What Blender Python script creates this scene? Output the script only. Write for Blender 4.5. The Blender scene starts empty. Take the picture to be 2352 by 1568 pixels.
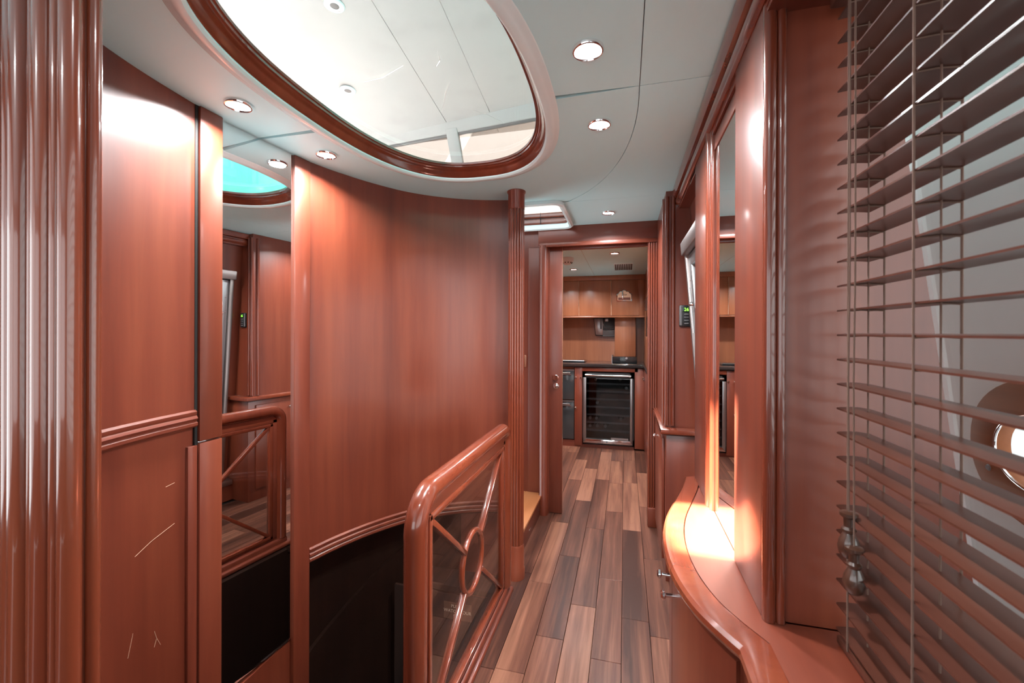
import bpy, bmesh, math, random
from mathutils import Vector, Matrix
from mathutils.geometry import tessellate_polygon
random.seed(7)
PI = math.pi
sc = bpy.context.scene
col = sc.collection

# ------------------------------------------------------------------ camera
EYE = 1.30
cam_d = bpy.data.cameras.new('camera')
cam = bpy.data.objects.new('camera', cam_d); col.objects.link(cam)
cam_d.sensor_width = 36.0; cam_d.lens = 15.0
cam_d.shift_y = -21.0/2352.0
cam_d.clip_start = 0.02; cam_d.clip_end = 200
cam.matrix_world = (Matrix.Translation((0, 0, EYE)) @ Matrix.Rotation(math.radians(14.8), 4, 'Z')
                    @ Matrix.Rotation(PI/2, 4, 'X') @ Matrix.Rotation(math.radians(0.15), 4, 'Z'))
cam_d.dof.use_dof = True; cam_d.dof.focus_distance = 2.3; cam_d.dof.aperture_fstop = 6.3
sc.camera = cam

# ------------------------------------------------------------------ world, sun, exposure
world = bpy.data.worlds.new('sky'); sc.world = world; world.use_nodes = True
wn = world.node_tree; wn.nodes.clear()
bg = wn.nodes.new('ShaderNodeBackground'); wo = wn.nodes.new('ShaderNodeOutputWorld')
bg.inputs['Color'].default_value = (0.95, 0.98, 1.0, 1); bg.inputs['Strength'].default_value = 3.0
wn.links.new(bg.outputs[0], wo.inputs[0])
sun_d = bpy.data.lights.new('sun', 'SUN'); sun_d.energy = 180.0; sun_d.angle = math.radians(0.6); sun_d.color = (1.0, 0.95, 0.86)
sun = bpy.data.objects.new('sun', sun_d); col.objects.link(sun)
SUN_DIR = Vector((0.76, 0.10, -1.0))
sun.rotation_euler = SUN_DIR.to_track_quat('-Z', 'Y').to_euler()
sun.location = (-6, 0, 8)
vs = sc.view_settings
vs.view_transform = 'Standard'; vs.look = 'None'; vs.gamma = 1.0; vs.use_curve_mapping = False
vs.exposure = 0.28
LAMP_W = 12.0
cy = sc.cycles
cy.max_bounces = 7; cy.diffuse_bounces = 4; cy.glossy_bounces = 4; cy.transparent_max_bounces = 12
cy.adaptive_threshold = 0.02; cy.sample_clamp_indirect = 10.0; cy.use_denoising = True
try: cy.blur_glossy = 1.0
except Exception: pass

# ------------------------------------------------------------------ materials
def new_mat(name):
    m = bpy.data.materials.new(name); m.use_nodes = True
    nt = m.node_tree; nt.nodes.clear()
    out = nt.nodes.new('ShaderNodeOutputMaterial')
    return m, nt, out
def principled(name, color, rough=0.5, metal=0.0, coat=0.0, coat_rough=0.05, spec=0.5, emit=None, emit_s=0.0):
    m, nt, out = new_mat(name)
    p = nt.nodes.new('ShaderNodeBsdfPrincipled')
    p.inputs['Base Color'].default_value = (*color, 1); p.inputs['Roughness'].default_value = rough
    p.inputs['Metallic'].default_value = metal; p.inputs['Coat Weight'].default_value = coat
    p.inputs['Coat Roughness'].default_value = coat_rough; p.inputs['Specular IOR Level'].default_value = spec
    if emit: p.inputs['Emission Color'].default_value = (*emit, 1); p.inputs['Emission Strength'].default_value = emit_s
    nt.links.new(p.outputs[0], out.inputs[0]); return m
def wood(name, dark, mid, light, scale=(26, 26, 1.6), rough=0.42, coat=0.62, coat_rough=0.19, fine=.32, rnd=0.0, wear=0.0, bump=0.0, lo=.30, hi=.72, spec=.5):
    m, nt, out = new_mat(name); N = nt.nodes; L = nt.links
    p = N.new('ShaderNodeBsdfPrincipled'); geo = N.new('ShaderNodeNewGeometry'); mp = N.new('ShaderNodeMapping')
    mp.inputs['Scale'].default_value = scale
    L.new(geo.outputs['Position'], mp.inputs['Vector'])
    vec = mp.outputs[0]
    oi = N.new('ShaderNodeObjectInfo')
    if rnd:
        ad = N.new('ShaderNodeVectorMath'); ad.operation = 'ADD'
        ml = N.new('ShaderNodeMath'); ml.operation = 'MULTIPLY'; ml.inputs[1].default_value = 40.0
        L.new(oi.outputs['Random'], ml.inputs[0]); L.new(vec, ad.inputs[0]); L.new(ml.outputs[0], ad.inputs[1]); vec = ad.outputs[0]
    n1 = N.new('ShaderNodeTexNoise'); n1.inputs['Scale'].default_value = 1.0; n1.inputs['Detail'].default_value = 5; n1.inputs['Roughness'].default_value = 0.62
    n1.inputs['Distortion'].default_value = 0.35
    L.new(vec, n1.inputs['Vector'])
    big = N.new('ShaderNodeTexNoise'); big.inputs['Scale'].default_value = 0.2; big.inputs['Detail'].default_value = 3
    L.new(vec, big.inputs['Vector'])
    mx = N.new('ShaderNodeMath'); mx.operation = 'MULTIPLY_ADD'; mx.inputs[1].default_value = fine
    L.new(n1.outputs['Fac'], mx.inputs[0])
    m2 = N.new('ShaderNodeMath'); m2.operation = 'MULTIPLY'; m2.inputs[1].default_value = 1.0-fine
    L.new(big.outputs['Fac'], m2.inputs[0]); L.new(m2.outputs[0], mx.inputs[2])
    val = mx.outputs[0]
    if rnd:
        r1 = N.new('ShaderNodeMath'); r1.operation = 'MULTIPLY_ADD'; r1.inputs[1].default_value = rnd; r1.inputs[2].default_value = -rnd/2
        L.new(oi.outputs['Random'], r1.inputs[0])
        a2 = N.new('ShaderNodeMath'); a2.operation = 'ADD'; L.new(val, a2.inputs[0]); L.new(r1.outputs[0], a2.inputs[1]); val = a2.outputs[0]
    cr = N.new('ShaderNodeValToRGB'); e = cr.color_ramp.elements
    e[0].position = lo; e[0].color = (*dark, 1); e[1].position = hi; e[1].color = (*light, 1)
    k = e.new(0.5); k.color = (*mid, 1)
    L.new(val, cr.inputs[0]); L.new(cr.outputs[0], p.inputs['Base Color'])
    p.inputs['Roughness'].default_value = rough; p.inputs['Specular IOR Level'].default_value = spec
    p.inputs['Coat Weight'].default_value = coat; p.inputs['Coat Roughness'].default_value = coat_rough
    if wear:
        wv = N.new('ShaderNodeTexNoise'); wv.inputs['Scale'].default_value = 3.0; wv.inputs['Detail'].default_value = 4
        L.new(geo.outputs['Position'], wv.inputs['Vector'])
        rr = N.new('ShaderNodeMapRange'); rr.inputs['To Min'].default_value = rough-wear; rr.inputs['To Max'].default_value = rough+wear
        L.new(wv.outputs['Fac'], rr.inputs['Value']); L.new(rr.outputs[0], p.inputs['Roughness'])
    if bump:
        bp = N.new('ShaderNodeBump'); bp.inputs['Strength'].default_value = bump; bp.inputs['Distance'].default_value = 0.002
        L.new(n1.outputs['Fac'], bp.inputs['Height']); L.new(bp.outputs[0], p.inputs['Normal'])
    L.new(p.outputs[0], out.inputs[0]); return m
def glass(name, tint, refl=0.06, rough=0.0, scratch=0.0):
    m, nt, out = new_mat(name); N = nt.nodes; L = nt.links
    tr = N.new('ShaderNodeBsdfTransparent'); tr.inputs[0].default_value = (*tint, 1)
    gl = N.new('ShaderNodeBsdfGlossy'); gl.inputs['Roughness'].default_value = rough
    lw = N.new('ShaderNodeLayerWeight'); lw.inputs['Blend'].default_value = 0.5
    pw = N.new('ShaderNodeMath'); pw.operation = 'POWER'; pw.inputs[1].default_value = 5.0
    L.new(lw.outputs['Facing'], pw.inputs[0])
    ad = N.new('ShaderNodeMath'); ad.operation = 'ADD'; ad.use_clamp = True; ad.inputs[1].default_value = 0.03+refl
    L.new(pw.outputs[0], ad.inputs[0])
    mx = N.new('ShaderNodeMixShader')
    L.new(ad.outputs[0], mx.inputs[0]); L.new(tr.outputs[0], mx.inputs[1]); L.new(gl.outputs[0], mx.inputs[2])
    last = mx.outputs[0]
    if scratch:
        df = N.new('ShaderNodeBsdfDiffuse'); df.inputs[0].default_value = (.8, .8, .8, 1)
        geo = N.new('ShaderNodeNewGeometry'); nz = N.new('ShaderNodeTexNoise'); nz.inputs['Scale'].default_value = 9; nz.inputs['Detail'].default_value = 8
        L.new(geo.outputs['Position'], nz.inputs['Vector'])
        rr = N.new('ShaderNodeMapRange'); rr.inputs['From Min'].default_value = .5; rr.inputs['From Max'].default_value = .8; rr.inputs['To Max'].default_value = scratch
        L.new(nz.outputs['Fac'], rr.inputs['Value'])
        m3 = N.new('ShaderNodeMixShader'); L.new(rr.outputs[0], m3.inputs[0]); L.new(last, m3.inputs[1]); L.new(df.outputs[0], m3.inputs[2]); last = m3.outputs[0]
    L.new(last, out.inputs[0]); return m

CH = ((0.105, 0.018, 0.0085), (0.168, 0.0325, 0.0145), (0.230, 0.054, 0.023))
M = {}
M['wood'] = wood('cherry_upright', *CH)
M['wood_x'] = wood('cherry_across', *CH, scale=(1.6, 26, 26))
M['wood_y'] = wood('cherry_along', *CH, scale=(26, 1.6, 26))
M['wood_gloss'] = wood('cherry_polished', *CH, rough=0.22, coat=0.9, coat_rough=0.05)
M['wood_gal'] = wood('cherry_galley', (0.19, 0.058, 0.024), (0.30, 0.098, 0.042), (0.40, 0.145, 0.066), rough=0.4, coat=0.35)
M['wood_dark'] = wood('stair_wood', (0.010, 0.004, 0.0025), (0.016, 0.006, 0.0035), (0.024, 0.009, 0.005), rough=0.6, coat=0.0, spec=.15)  # dark wood, colour blackened further to make the stairwell look unlit
M['oak_step'] = wood('teak_step', (0.36, 0.12, 0.045), (0.50, 0.19, 0.07), (0.62, 0.26, 0.11), scale=(26, 1.6, 26))
M['ringwood'] = wood('fairlead_teak', (0.22, 0.07, 0.025), (0.30, 0.10, 0.036), (0.38, 0.14, 0.05), scale=(26, 1.6, 26), rough=0.6, coat=0.0, spec=.2)
M['tassel'] = wood('tassel_wood', (0.030, 0.012, 0.007), (0.055, 0.022, 0.013), (0.085, 0.036, 0.02), rough=0.3, coat=0.8, coat_rough=0.06)
M['dullsteel'] = principled('dull_frame_steel', (0.33, 0.29, 0.28), rough=0.42, metal=1.0)
M['slat'] = wood('slat_wood', (0.040, 0.011, 0.0065), (0.068, 0.020, 0.012), (0.100, 0.032, 0.019), scale=(40, 1.4, 10), rough=0.36, coat=0.3, coat_rough=0.18, spec=.35, rnd=0.10)
M['plank'] = wood('floor_plank', (0.045, 0.015, 0.0095), (0.122, 0.044, 0.027), (0.25, 0.108, 0.067), scale=(30, 1.3, 30), rough=0.46, coat=0.08, coat_rough=0.25, rnd=0.20, bump=0.15, spec=.2, lo=.36, hi=.66, fine=.5)
M['white'] = principled('headliner', (0.57, 0.94, 1.0), rough=0.42, spec=0.35)  # cyan put into the base colour to offset red light bounced off the cherry
M['white_lip'] = principled('white_lacquer', (0.76, 0.97, 1.0), rough=0.25, coat=0.4)  # cyan tint again cancels the cherry's red bounce light
M['upper_white'] = principled('upper_headliner', (0.48, 0.48, 0.485), rough=0.6)
M['paint'] = principled('exterior_paint', (0.84, 0.87, 0.88), rough=0.4)
M['chrome'] = principled('chrome', (0.85, 0.85, 0.86), rough=0.10, metal=1.0)
M['steel'] = principled('brushed_steel', (0.42, 0.43, 0.44), rough=0.32, metal=1.0)
M['mirror'] = principled('mirror_silver', (0.86, 0.87, 0.87), rough=0.0, metal=1.0)
M['black'] = principled('black_plastic', (0.018, 0.018, 0.019), rough=0.35)
M['grey'] = principled('grey_plastic', (0.15, 0.15, 0.155), rough=0.4)
M['granite'] = principled('black_granite', (0.016, 0.017, 0.018), rough=0.10, coat=0.5)
M['blackglass'] = principled('black_glass_front', (0.028, 0.032, 0.034), rough=0.14, coat=0.6)
M['rubber'] = principled('dark_gap', (0.006, 0.004, 0.003), rough=0.8)
M['cord'] = principled('blind_cord', (0.13, 0.07, 0.05), rough=0.8)
M['lens'] = principled('lamp_lens', (1, 1, 1), rough=0.3, emit=(1.0, 0.985, 0.96), emit_s=9.0)
M['digit'] = principled('green_digits', (0.1, 0.5, 0.05), emit=(0.35, 1.0, 0.08), emit_s=2.0)
M['display'] = principled('display_window', (0.01, 0.03, 0.012), rough=0.2)
M['brass'] = principled('brass_plate', (0.15, 0.085, 0.045), rough=0.35, metal=0.6)
M['letter'] = principled('pale_lettering', (0.75, 0.68, 0.55), rough=0.4)
M['darkletter'] = principled('dark_lettering', (0.12, 0.05, 0.03), rough=0.4)
M['badge'] = principled('copper_badge', (0.72, 0.42, 0.28), rough=0.22, metal=0.85)
M['scratch'] = principled('scratch_mark', (0.55, 0.33, 0.22), rough=0.6)
M['smoke'] = principled('detector_plastic', (0.72, 0.72, 0.70), rough=0.4)
M['glass'] = glass('balustrade_glass', (0.80, 0.77, 0.75), refl=0.03)
M['skyglass'] = glass('skylight_glass', (0.95, 0.96, 0.955), refl=0.0, scratch=0.035)
M['winglass'] = glass('window_glass', (0.92, 0.94, 0.93), refl=0.01)
M['shadeglass'] = glass('tinted_windscreen', (0.64, 0.585, 0.545), refl=0.0)
M['teal'] = glass('tinted_window', (0.38, 0.81, 0.745), refl=0.02)
M['smoked'] = glass('smoked_glass', (0.55, 0.56, 0.57), refl=0.02)
M['bottle'] = principled('bottle_glass', (0.03, 0.05, 0.03), rough=0.1, coat=0.6)
M['bottlecap'] = principled('bottle_foil', (0.30, 0.30, 0.30), rough=0.35)

# ------------------------------------------------------------------ geometry helpers
ORG = {}
def tag(o, label=None, cat=None, group=None, kind=None):
    if label: o['label'] = label
    if cat: o['category'] = cat
    if group: o['group'] = group
    if kind: o['kind'] = kind
    return o
def thing(name, loc, label, cat=None, group=None, kind=None):
    o = bpy.data.objects.new(name, None); col.objects.link(o); o.location = loc; o.empty_display_size = 0.05
    ORG[o.name] = Vector(loc); return tag(o, label, cat, group, kind)
class MB:
    def __init__(s): s.v = []; s.f = []
    def add(s, vs, fs):
        b = len(s.v); s.v += [tuple(x) for x in vs]; s.f += [tuple(i+b for i in f) for f in fs]; return s
    def box(s, x0, x1, y0, y1, z0, z1):
        vs = [(x, y, z) for x in (x0, x1) for y in (y0, y1) for z in (z0, z1)]
        return s.add(vs, [(0, 1, 3, 2), (4, 6, 7, 5), (0, 4, 5, 1), (2, 3, 7, 6), (0, 2, 6, 4), (1, 5, 7, 3)])
    def hexa(s, b, t):
        return s.add(list(b)+list(t), [(3, 2, 1, 0), (4, 5, 6, 7), (0, 1, 5, 4), (1, 2, 6, 5), (2, 3, 7, 6), (3, 0, 4, 7)])
    def prism(s, poly, a, b, axis='z', holes=()):
        def P(q, h):
            return {'z': (q[0], q[1], h), 'x': (h, q[0], q[1]), 'y': (q[0], h, q[1])}[axis]
        loops = [list(poly)]+[list(h) for h in holes]
        tri = tessellate_polygon([[Vector((q[0], q[1], 0)) for q in l] for l in loops])
        flat = [q for l in loops for q in l]; n = len(flat)
        vs = [P(q, a) for q in flat]+[P(q, b) for q in flat]
        fs = []
        for t in tri: fs.append(tuple(t)); fs.append(tuple(i+n for i in reversed(t)))
        k = 0
        for l in loops:
            m = len(l)
            for i in range(m): fs.append((k+i, k+(i+1) % m, k+(i+1) % m+n, k+i+n))
            k += m
        return s.add(vs, fs)
    def sweep(s, path, prof, closed=False, cap=True):
        """horizontal path (x, y); profile (o, z): o is measured to the left of travel"""
        n = len(path); m = len(prof); vs = []
        for i in range(n):
            p = Vector(path[i])
            a = Vector(path[(i-1) % n]) if (closed or i > 0) else None
            c = Vector(path[(i+1) % n]) if (closed or i < n-1) else None
            d1 = (p-a).normalized() if a is not None else None
            d2 = (c-p).normalized() if c is not None else None
            d1 = d1 or d2; d2 = d2 or d1
            n1 = Vector((-d1.y, d1.x)); n2 = Vector((-d2.y, d2.x))
            nn = n1+n2
            nn = nn.normalized() if nn.length > 1e-6 else n1
            k = 1.0/max(0.35, nn.dot(n1))
            for (o, z) in prof: vs.append((p.x+nn.x*o*k, p.y+nn.y*o*k, z))
        fs = []
        for i in range(n if closed else n-1):
            j = (i+1) % n
            for q in range(m):
                r = (q+1) % m
                fs.append((i*m+q, j*m+q, j*m+r, i*m+r))
        if not closed and cap:
            fs.append(tuple(reversed(range(m)))); fs.append(tuple((n-1)*m+q for q in range(m)))
        return s.add(vs, fs)
    def tube(s, path, r, n=12, closed=False, caps=True):
        P = [Vector(p) for p in path]; k = len(P)
        rs = r if isinstance(r, (list, tuple)) else [r]*k
        vs = []; prev = None
        for i in range(k):
            if closed: t = (P[(i+1) % k]-P[i-1])
            else: t = P[min(i+1, k-1)]-P[max(i-1, 0)]
            t.normalize()
            if prev is None:
                up = Vector((0, 0, 1)) if abs(t.z) < .9 else Vector((1, 0, 0))
                u = t.cross(up).normalized()
            else:
                u = (prev-t*prev.dot(t)).normalized()
            prev = u; w = t.cross(u)
            for j in range(n):
                a = 2*PI*j/n; vs.append(P[i]+u*(rs[i]*math.cos(a))+w*(rs[i]*math.sin(a)))
        fs = []
        for i in range(k if closed else k-1):
            i2 = (i+1) % k
            for j in range(n):
                j2 = (j+1) % n
                fs.append((i*n+j, i*n+j2, i2*n+j2, i2*n+j))
        if not closed and caps:
            fs.append(tuple(reversed(range(n)))); fs.append(tuple((k-1)*n+j for j in range(n)))
        return s.add(vs, fs)
    def lathe(s, prof, c, axis=(0, 0, 1), n=24):
        """prof: list of (radius, height along axis)"""
        ax = Vector(axis).normalized(); up = Vector((0, 0, 1)) if abs(ax.z) < .9 else Vector((1, 0, 0))
        u = ax.cross(up).normalized(); w = ax.cross(u); c = Vector(c)
        vs = []; fs = []
        for (r, h) in prof:
            for j in range(n):
                a = 2*PI*j/n; vs.append(c+ax*h+u*(r*math.cos(a))+w*(r*math.sin(a)))
        for i in range(len(prof)-1):
            for j in range(n):
                j2 = (j+1) % n
                fs.append((i*n+j, i*n+j2, (i+1)*n+j2, (i+1)*n+j))
        fs.append(tuple(reversed(range(n)))); fs.append(tuple((len(prof)-1)*n+j for j in range(n)))
        return s.add(vs, fs)
    def build(s, name, mat, parent=None, bevel=0.0, seg=2, smooth=38, label=None):
        if parent is not None: org = ORG[parent.name]
        else:
            xs = [v[0] for v in s.v]; ys = [v[1] for v in s.v]; zs = [v[2] for v in s.v]
            org = Vector(((min(xs)+max(xs))/2, (min(ys)+max(ys))/2, min(zs)))
        me = bpy.data.meshes.new(name)
        me.from_pydata([(v[0]-org.x, v[1]-org.y, v[2]-org.z) for v in s.v], [], s.f)
        bm = bmesh.new(); bm.from_mesh(me)
        bmesh.ops.recalc_face_normals(bm, faces=bm.faces)
        if bevel:
            ed = [e for e in bm.edges if len(e.link_faces) == 2 and e.calc_face_angle(0) > math.radians(40)]
            bmesh.ops.bevel(bm, geom=ed, offset=bevel, segments=seg, profile=0.5, affect='EDGES', clamp_overlap=True)
        bm.to_mesh(me); bm.free()
        if smooth:
            for p in me.polygons: p.use_smooth = True
            me.set_sharp_from_angle(angle=math.radians(smooth))
        me.materials.append(M[mat] if isinstance(mat, str) else mat)
        o = bpy.data.objects.new(name, me); col.objects.link(o)
        if parent is not None: o.parent = parent
        else: o.location = org
        ORG[o.name] = org
        if label: o['label'] = label
        return o
def B(*a): return MB().box(*a)
def copy_tree(o, loc=None, parent=None):
    c = o.copy(); col.objects.link(c); c.parent = parent
    if loc is not None: c.location = loc
    for ch in list(o.children): copy_tree(ch, None, c)
    return c
def lettering(name, body, size, mat, parent, origin, xdir, ydir, depth=0.0006, align='CENTER'):
    cu = bpy.data.curves.new(name, 'FONT'); cu.body = body; cu.size = size; cu.extrude = depth; cu.align_x = align; cu.align_y = 'CENTER'
    t = bpy.data.objects.new(name, cu); col.objects.link(t)
    dg = bpy.context.evaluated_depsgraph_get(); me = bpy.data.meshes.new_from_object(t.evaluated_get(dg))
    bpy.data.objects.remove(t); me.name = name
    x = Vector(xdir).normalized(); y = Vector(ydir).normalized(); z = x.cross(y)
    org = ORG[parent.name] if parent is not None else Vector((0, 0, 0))
    R = Matrix((x, y, z)).transposed().to_4x4()
    me.transform(Matrix.Translation(Vector(origin)-org) @ R)
    me.materials.clear(); me.materials.append(M[mat])
    o = bpy.data.objects.new(name, me); col.objects.link(o); o.parent = parent; ORG[o.name] = org
    return o
def catmull(pts, sub=6):
    out = []; n = len(pts)
    for i in range(n-1):
        p0 = Vector(pts[max(i-1, 0)]); p1 = Vector(pts[i]); p2 = Vector(pts[i+1]); p3 = Vector(pts[min(i+2, n-1)])
        for k in range(sub):
            t = k/sub
            out.append(tuple(0.5*((2*p1)+(p2-p0)*t+(2*p0-5*p1+4*p2-p3)*t*t+(3*p1-p0-3*p2+p3)*t**3)))
    out.append(tuple(pts[-1])); return out
def ellipse(cx, cy_, a, b, n=96, e=2.0, a0=0.0, a1=2*PI):
    r = []
    full = abs(a1-a0-2*PI) < 1e-6
    for i in range(n if full else n+1):
        t = a0+(a1-a0)*i/n
        c, s = math.cos(t), math.sin(t)
        r.append((cx+a*math.copysign(abs(c)**(2/e), c), cy_+b*math.copysign(abs(s)**(2/e), s)))
    return r

CEIL = 2.05
XW = 0.285      # plane of the right-hand mirror wall
XR = 0.210      # face of the tall locker beside the galley door
YD = 3.00       # galley bulkhead

# ================================================================== FLOOR
floor = B(-1.30, 0.62, -2.6, YD+0.1, -0.06, -0.012)
floor = MB(); floor.box(-0.60, 0.62, -2.6, 2.36, -0.06, -0.012); floor.box(-1.42, 0.62, 2.36, 5.6, -0.06, -0.012); floor.box(-1.42, -0.60, -2.6, 0.55, -0.06, -0.012)
floor = floor.build('floor', 'rubber'); tag(floor, 'dark striped wooden plank floor running from the passage into the galley', kind='structure')
W = 0.1185; k0 = -12
for k in range(-12, 5):
    xa = -0.010+W*k; xb = xa+W
    y = -2.6+random.uniform(0, .7)
    ye = 4.95
    if xb <= -0.56: ranges = [(3.06, 4.95)] if xb < -0.56 else []
    else: ranges = [(-0.4, 4.95)]
    if xa > 0.34: continue
    for (ya, yb) in ranges:
        y = ya-random.uniform(0, 0.6)
        while y < yb:
            y2 = y+random.uniform(0.55, 0.98)
            p, q = max(y, ya), min(y2, yb)
            x0 = max(xa, -0.585) if p < 3.0 else xa
            if q-p > 0.02 and xb-x0 > 0.02:
                B(x0+.0008, xb-.0008, p+.0008, q-.0008, -0.014, 0.0).build('plank', 'plank', floor, bevel=0.0012, seg=1, smooth=0)
            y = y2

# ================================================================== CEILING (panels with open joints)
EC = (-0.672, 1.28); EA, EB, EE = 0.410, 0.682, 2.45      # skylight opening
ceil = thing('ceiling', (0, 0, CEIL), 'grey-white panelled headliner with an oval skylight opening', kind='structure')
g = 0.0012; YS = 1.352; XS = 0.042; YT = 2.45
oval_far = [p for p in ellipse(*EC, EA, EB, 64, EE, 0, PI)]
def clip_half(far):
    pts = ellipse(*EC, EA, EB, 240, EE)
    sel = [p for p in pts if (p[1] > YS+g if far else p[1] < YS-g)]
    # order right -> left along the arc
    if far: sel.sort(key=lambda p: math.atan2(p[1]-EC[1], p[0]-EC[0]))
    else: sel.sort(key=lambda p: math.atan2(p[0]-EC[0], -(p[1]-EC[1])), reverse=True)
    return sel
arc = ellipse(-0.67, 1.42, 0.712, 1.18, 40, 2.0, 0.0, PI/2)
arc = [p for p in arc if p[1] < YT]
tl = (arc[-1][0]-0.03, YT)
HX0, HX1, HY0, HY1 = -1.30, -0.365, 2.42, 2.975       # companion hatch opening
def rrect(x0, x1, y0, y1, r, n=6):
    out = []
    for (cx, cy2, a0) in ((x1-r, y1-r, 0), (x0+r, y1-r, PI/2), (x0+r, y0+r, PI), (x1-r, y0+r, 1.5*PI)):
        for i in range(n+1):
            a = a0+PI/2*i/n; out.append((cx+r*math.cos(a), cy2+r*math.sin(a)))
    return out
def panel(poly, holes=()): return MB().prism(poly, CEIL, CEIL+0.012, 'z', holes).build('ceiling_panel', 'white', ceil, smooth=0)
fa = clip_half(True); na = clip_half(False)
right_near = EC[0]+EA
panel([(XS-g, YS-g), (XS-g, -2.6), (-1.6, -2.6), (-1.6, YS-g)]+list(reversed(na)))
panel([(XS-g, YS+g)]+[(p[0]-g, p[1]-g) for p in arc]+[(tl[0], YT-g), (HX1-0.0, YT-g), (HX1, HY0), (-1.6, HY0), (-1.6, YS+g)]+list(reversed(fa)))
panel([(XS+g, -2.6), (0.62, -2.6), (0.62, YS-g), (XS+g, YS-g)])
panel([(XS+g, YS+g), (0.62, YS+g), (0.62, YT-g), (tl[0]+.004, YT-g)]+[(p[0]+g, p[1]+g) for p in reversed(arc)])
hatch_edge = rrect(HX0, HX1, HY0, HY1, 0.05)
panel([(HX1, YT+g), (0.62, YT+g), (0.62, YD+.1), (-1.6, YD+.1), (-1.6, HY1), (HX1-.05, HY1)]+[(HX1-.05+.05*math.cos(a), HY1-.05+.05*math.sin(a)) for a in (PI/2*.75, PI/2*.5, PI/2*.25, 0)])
# deck above the headliner
MB().prism([(-1.9, -2.6), (0.75, -2.6), (0.75, 3.2), (-1.9, 3.2)], CEIL+0.014, CEIL+0.0625, 'z',
           [ellipse(*EC, EA+.012, EB+.012, 72, EE), rrect(HX0, HX1, HY0, HY1, .05)]).build('deck_slab', 'upper_white', ceil, smooth=0)

# oval skylight: white lip, polished timber ring, glazing
sky = thing('skylight', (EC[0], EC[1], CEIL), 'large oval ceiling skylight with white lip and polished cherry ring', 'skylight')
op = list(reversed(ellipse(*EC, EA, EB, 96, EE)))       # clockwise: left of travel is outwards
MB().sweep(op, [(-.003, CEIL+.010), (-.004, CEIL-.004), (.002, CEIL-.011), (.012, CEIL-.013), (.026, CEIL-.009), (.032, CEIL-.004), (.044, CEIL-.003), (.047, CEIL-.0005), (.047, CEIL+.006)], closed=True).build('white_lip', 'white_lip', sky)
MB().sweep(op, [(.010, CEIL+0.0626), (-.040, CEIL+0.0626), (-.040, CEIL+0.0530), (-.035, CEIL+0.0503), (-.034, CEIL+0.0435), (-.028, CEIL+0.0408), (-.025, CEIL+0.0340), (-.020, CEIL+0.0313), (-.016, CEIL+0.0245), (-.010, CEIL+0.0068), (-.005, CEIL+0.0020), (.010, CEIL+0.0020)], closed=True).build('timber_ring', 'wood_gloss', sky)
MB().prism(ellipse(*EC, EA-.02, EB-.02, 72, EE), CEIL+.056, CEIL+.061).build('glass_pane', 'skyglass', sky, smooth=0)

for pts in ([(-.814, 1.208), (-.744, 1.203), (-.65, 1.163)], [(-.519, 1.123), (-.532, 1.17), (-.554, 1.192)], [(-.543, 1.449), (-.494, 1.502), (-.449, 1.579)], [(-.651, 1.446), (-.586, 1.334), (-.546, 1.277)]):
    MB().tube([(x, y, CEIL+.0555) for (x, y) in pts], [.0001, .0009, .0002], 5).build('scratch', 'smoke', sky)
# companion hatch
hat = thing('companion_hatch', ((HX0+HX1)/2, (HY0+HY1)/2, CEIL), 'square ceiling hatch with white coaming and cherry sill above the step', 'hatch')
hp = list(reversed(rrect(HX0, HX1, HY0, HY1, .05)))
MB().sweep(hp, [(-.004, CEIL+.02), (-.004, CEIL-.02), (.012, CEIL-.026), (.024, CEIL-.018), (.024, CEIL+.002), (.012, CEIL+.02)], closed=True).build('white_coaming', 'white_lip', hat)
B(HX0, HX1-.01, HY1-.012, HY1+.0, CEIL+.012, CEIL+.052).build('timber_sill', 'wood_gloss', hat, bevel=.004)
B(HX0, HX1-.014, HY1-.022, HY1+.0, CEIL+.056, CEIL+.090).build('timber_cap', 'wood_gloss', hat, bevel=.006)
B(-.5762, -.5738, HY1-.0235, HY1-.0115, CEIL+.012, CEIL+.091).build('mitre_joint', 'rubber', hat, smooth=0)

# ================================================================== LEFT: curved stair wall
WP = [(-1.10, .45), (-1.20, .58), (-1.275, .69), (-1.321, .798), (-1.353, .935), (-1.374, 1.097)]
WQ = [(-1.347, 1.593), (-1.303, 1.737), (-1.227, 1.908), (-1.121, 2.072), (-0.976, 2.20), (-0.803, 2.291), (-0.600, 2.345)]
wl = thing('wall_left', (-1.3, 1.4, 0), 'curved cherry-panelled stair wall with moulded rails', kind='structure')
pA = catmull(WP, 5); pB = catmull(WQ, 6)
def rect(z0, z1, o0=0.0, o1=0.03): return [(o0, z0), (o0, z1), (o1, z1), (o1, z0)]
MB().sweep(pA, rect(1.035, CEIL)).build('upper_panel', 'wood', wl)
MB().sweep(pA, rect(-1.6, 1.005, 0.006, .03)).build('lower_panel', 'wood', wl)
MB().sweep(pA, [(.03, 0.985), (-.006, 0.985), (-.011, 0.991), (-.011, 1.000), (-.006, 1.004), (-.009, 1.008), (-.012, 1.014), (-.009, 1.020), (-.006, 1.023), (-.008, 1.029), (-.008, 1.036), (-.002, 1.042), (.03, 1.042)]).build('chair_rail', 'wood_y', wl)
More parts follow.
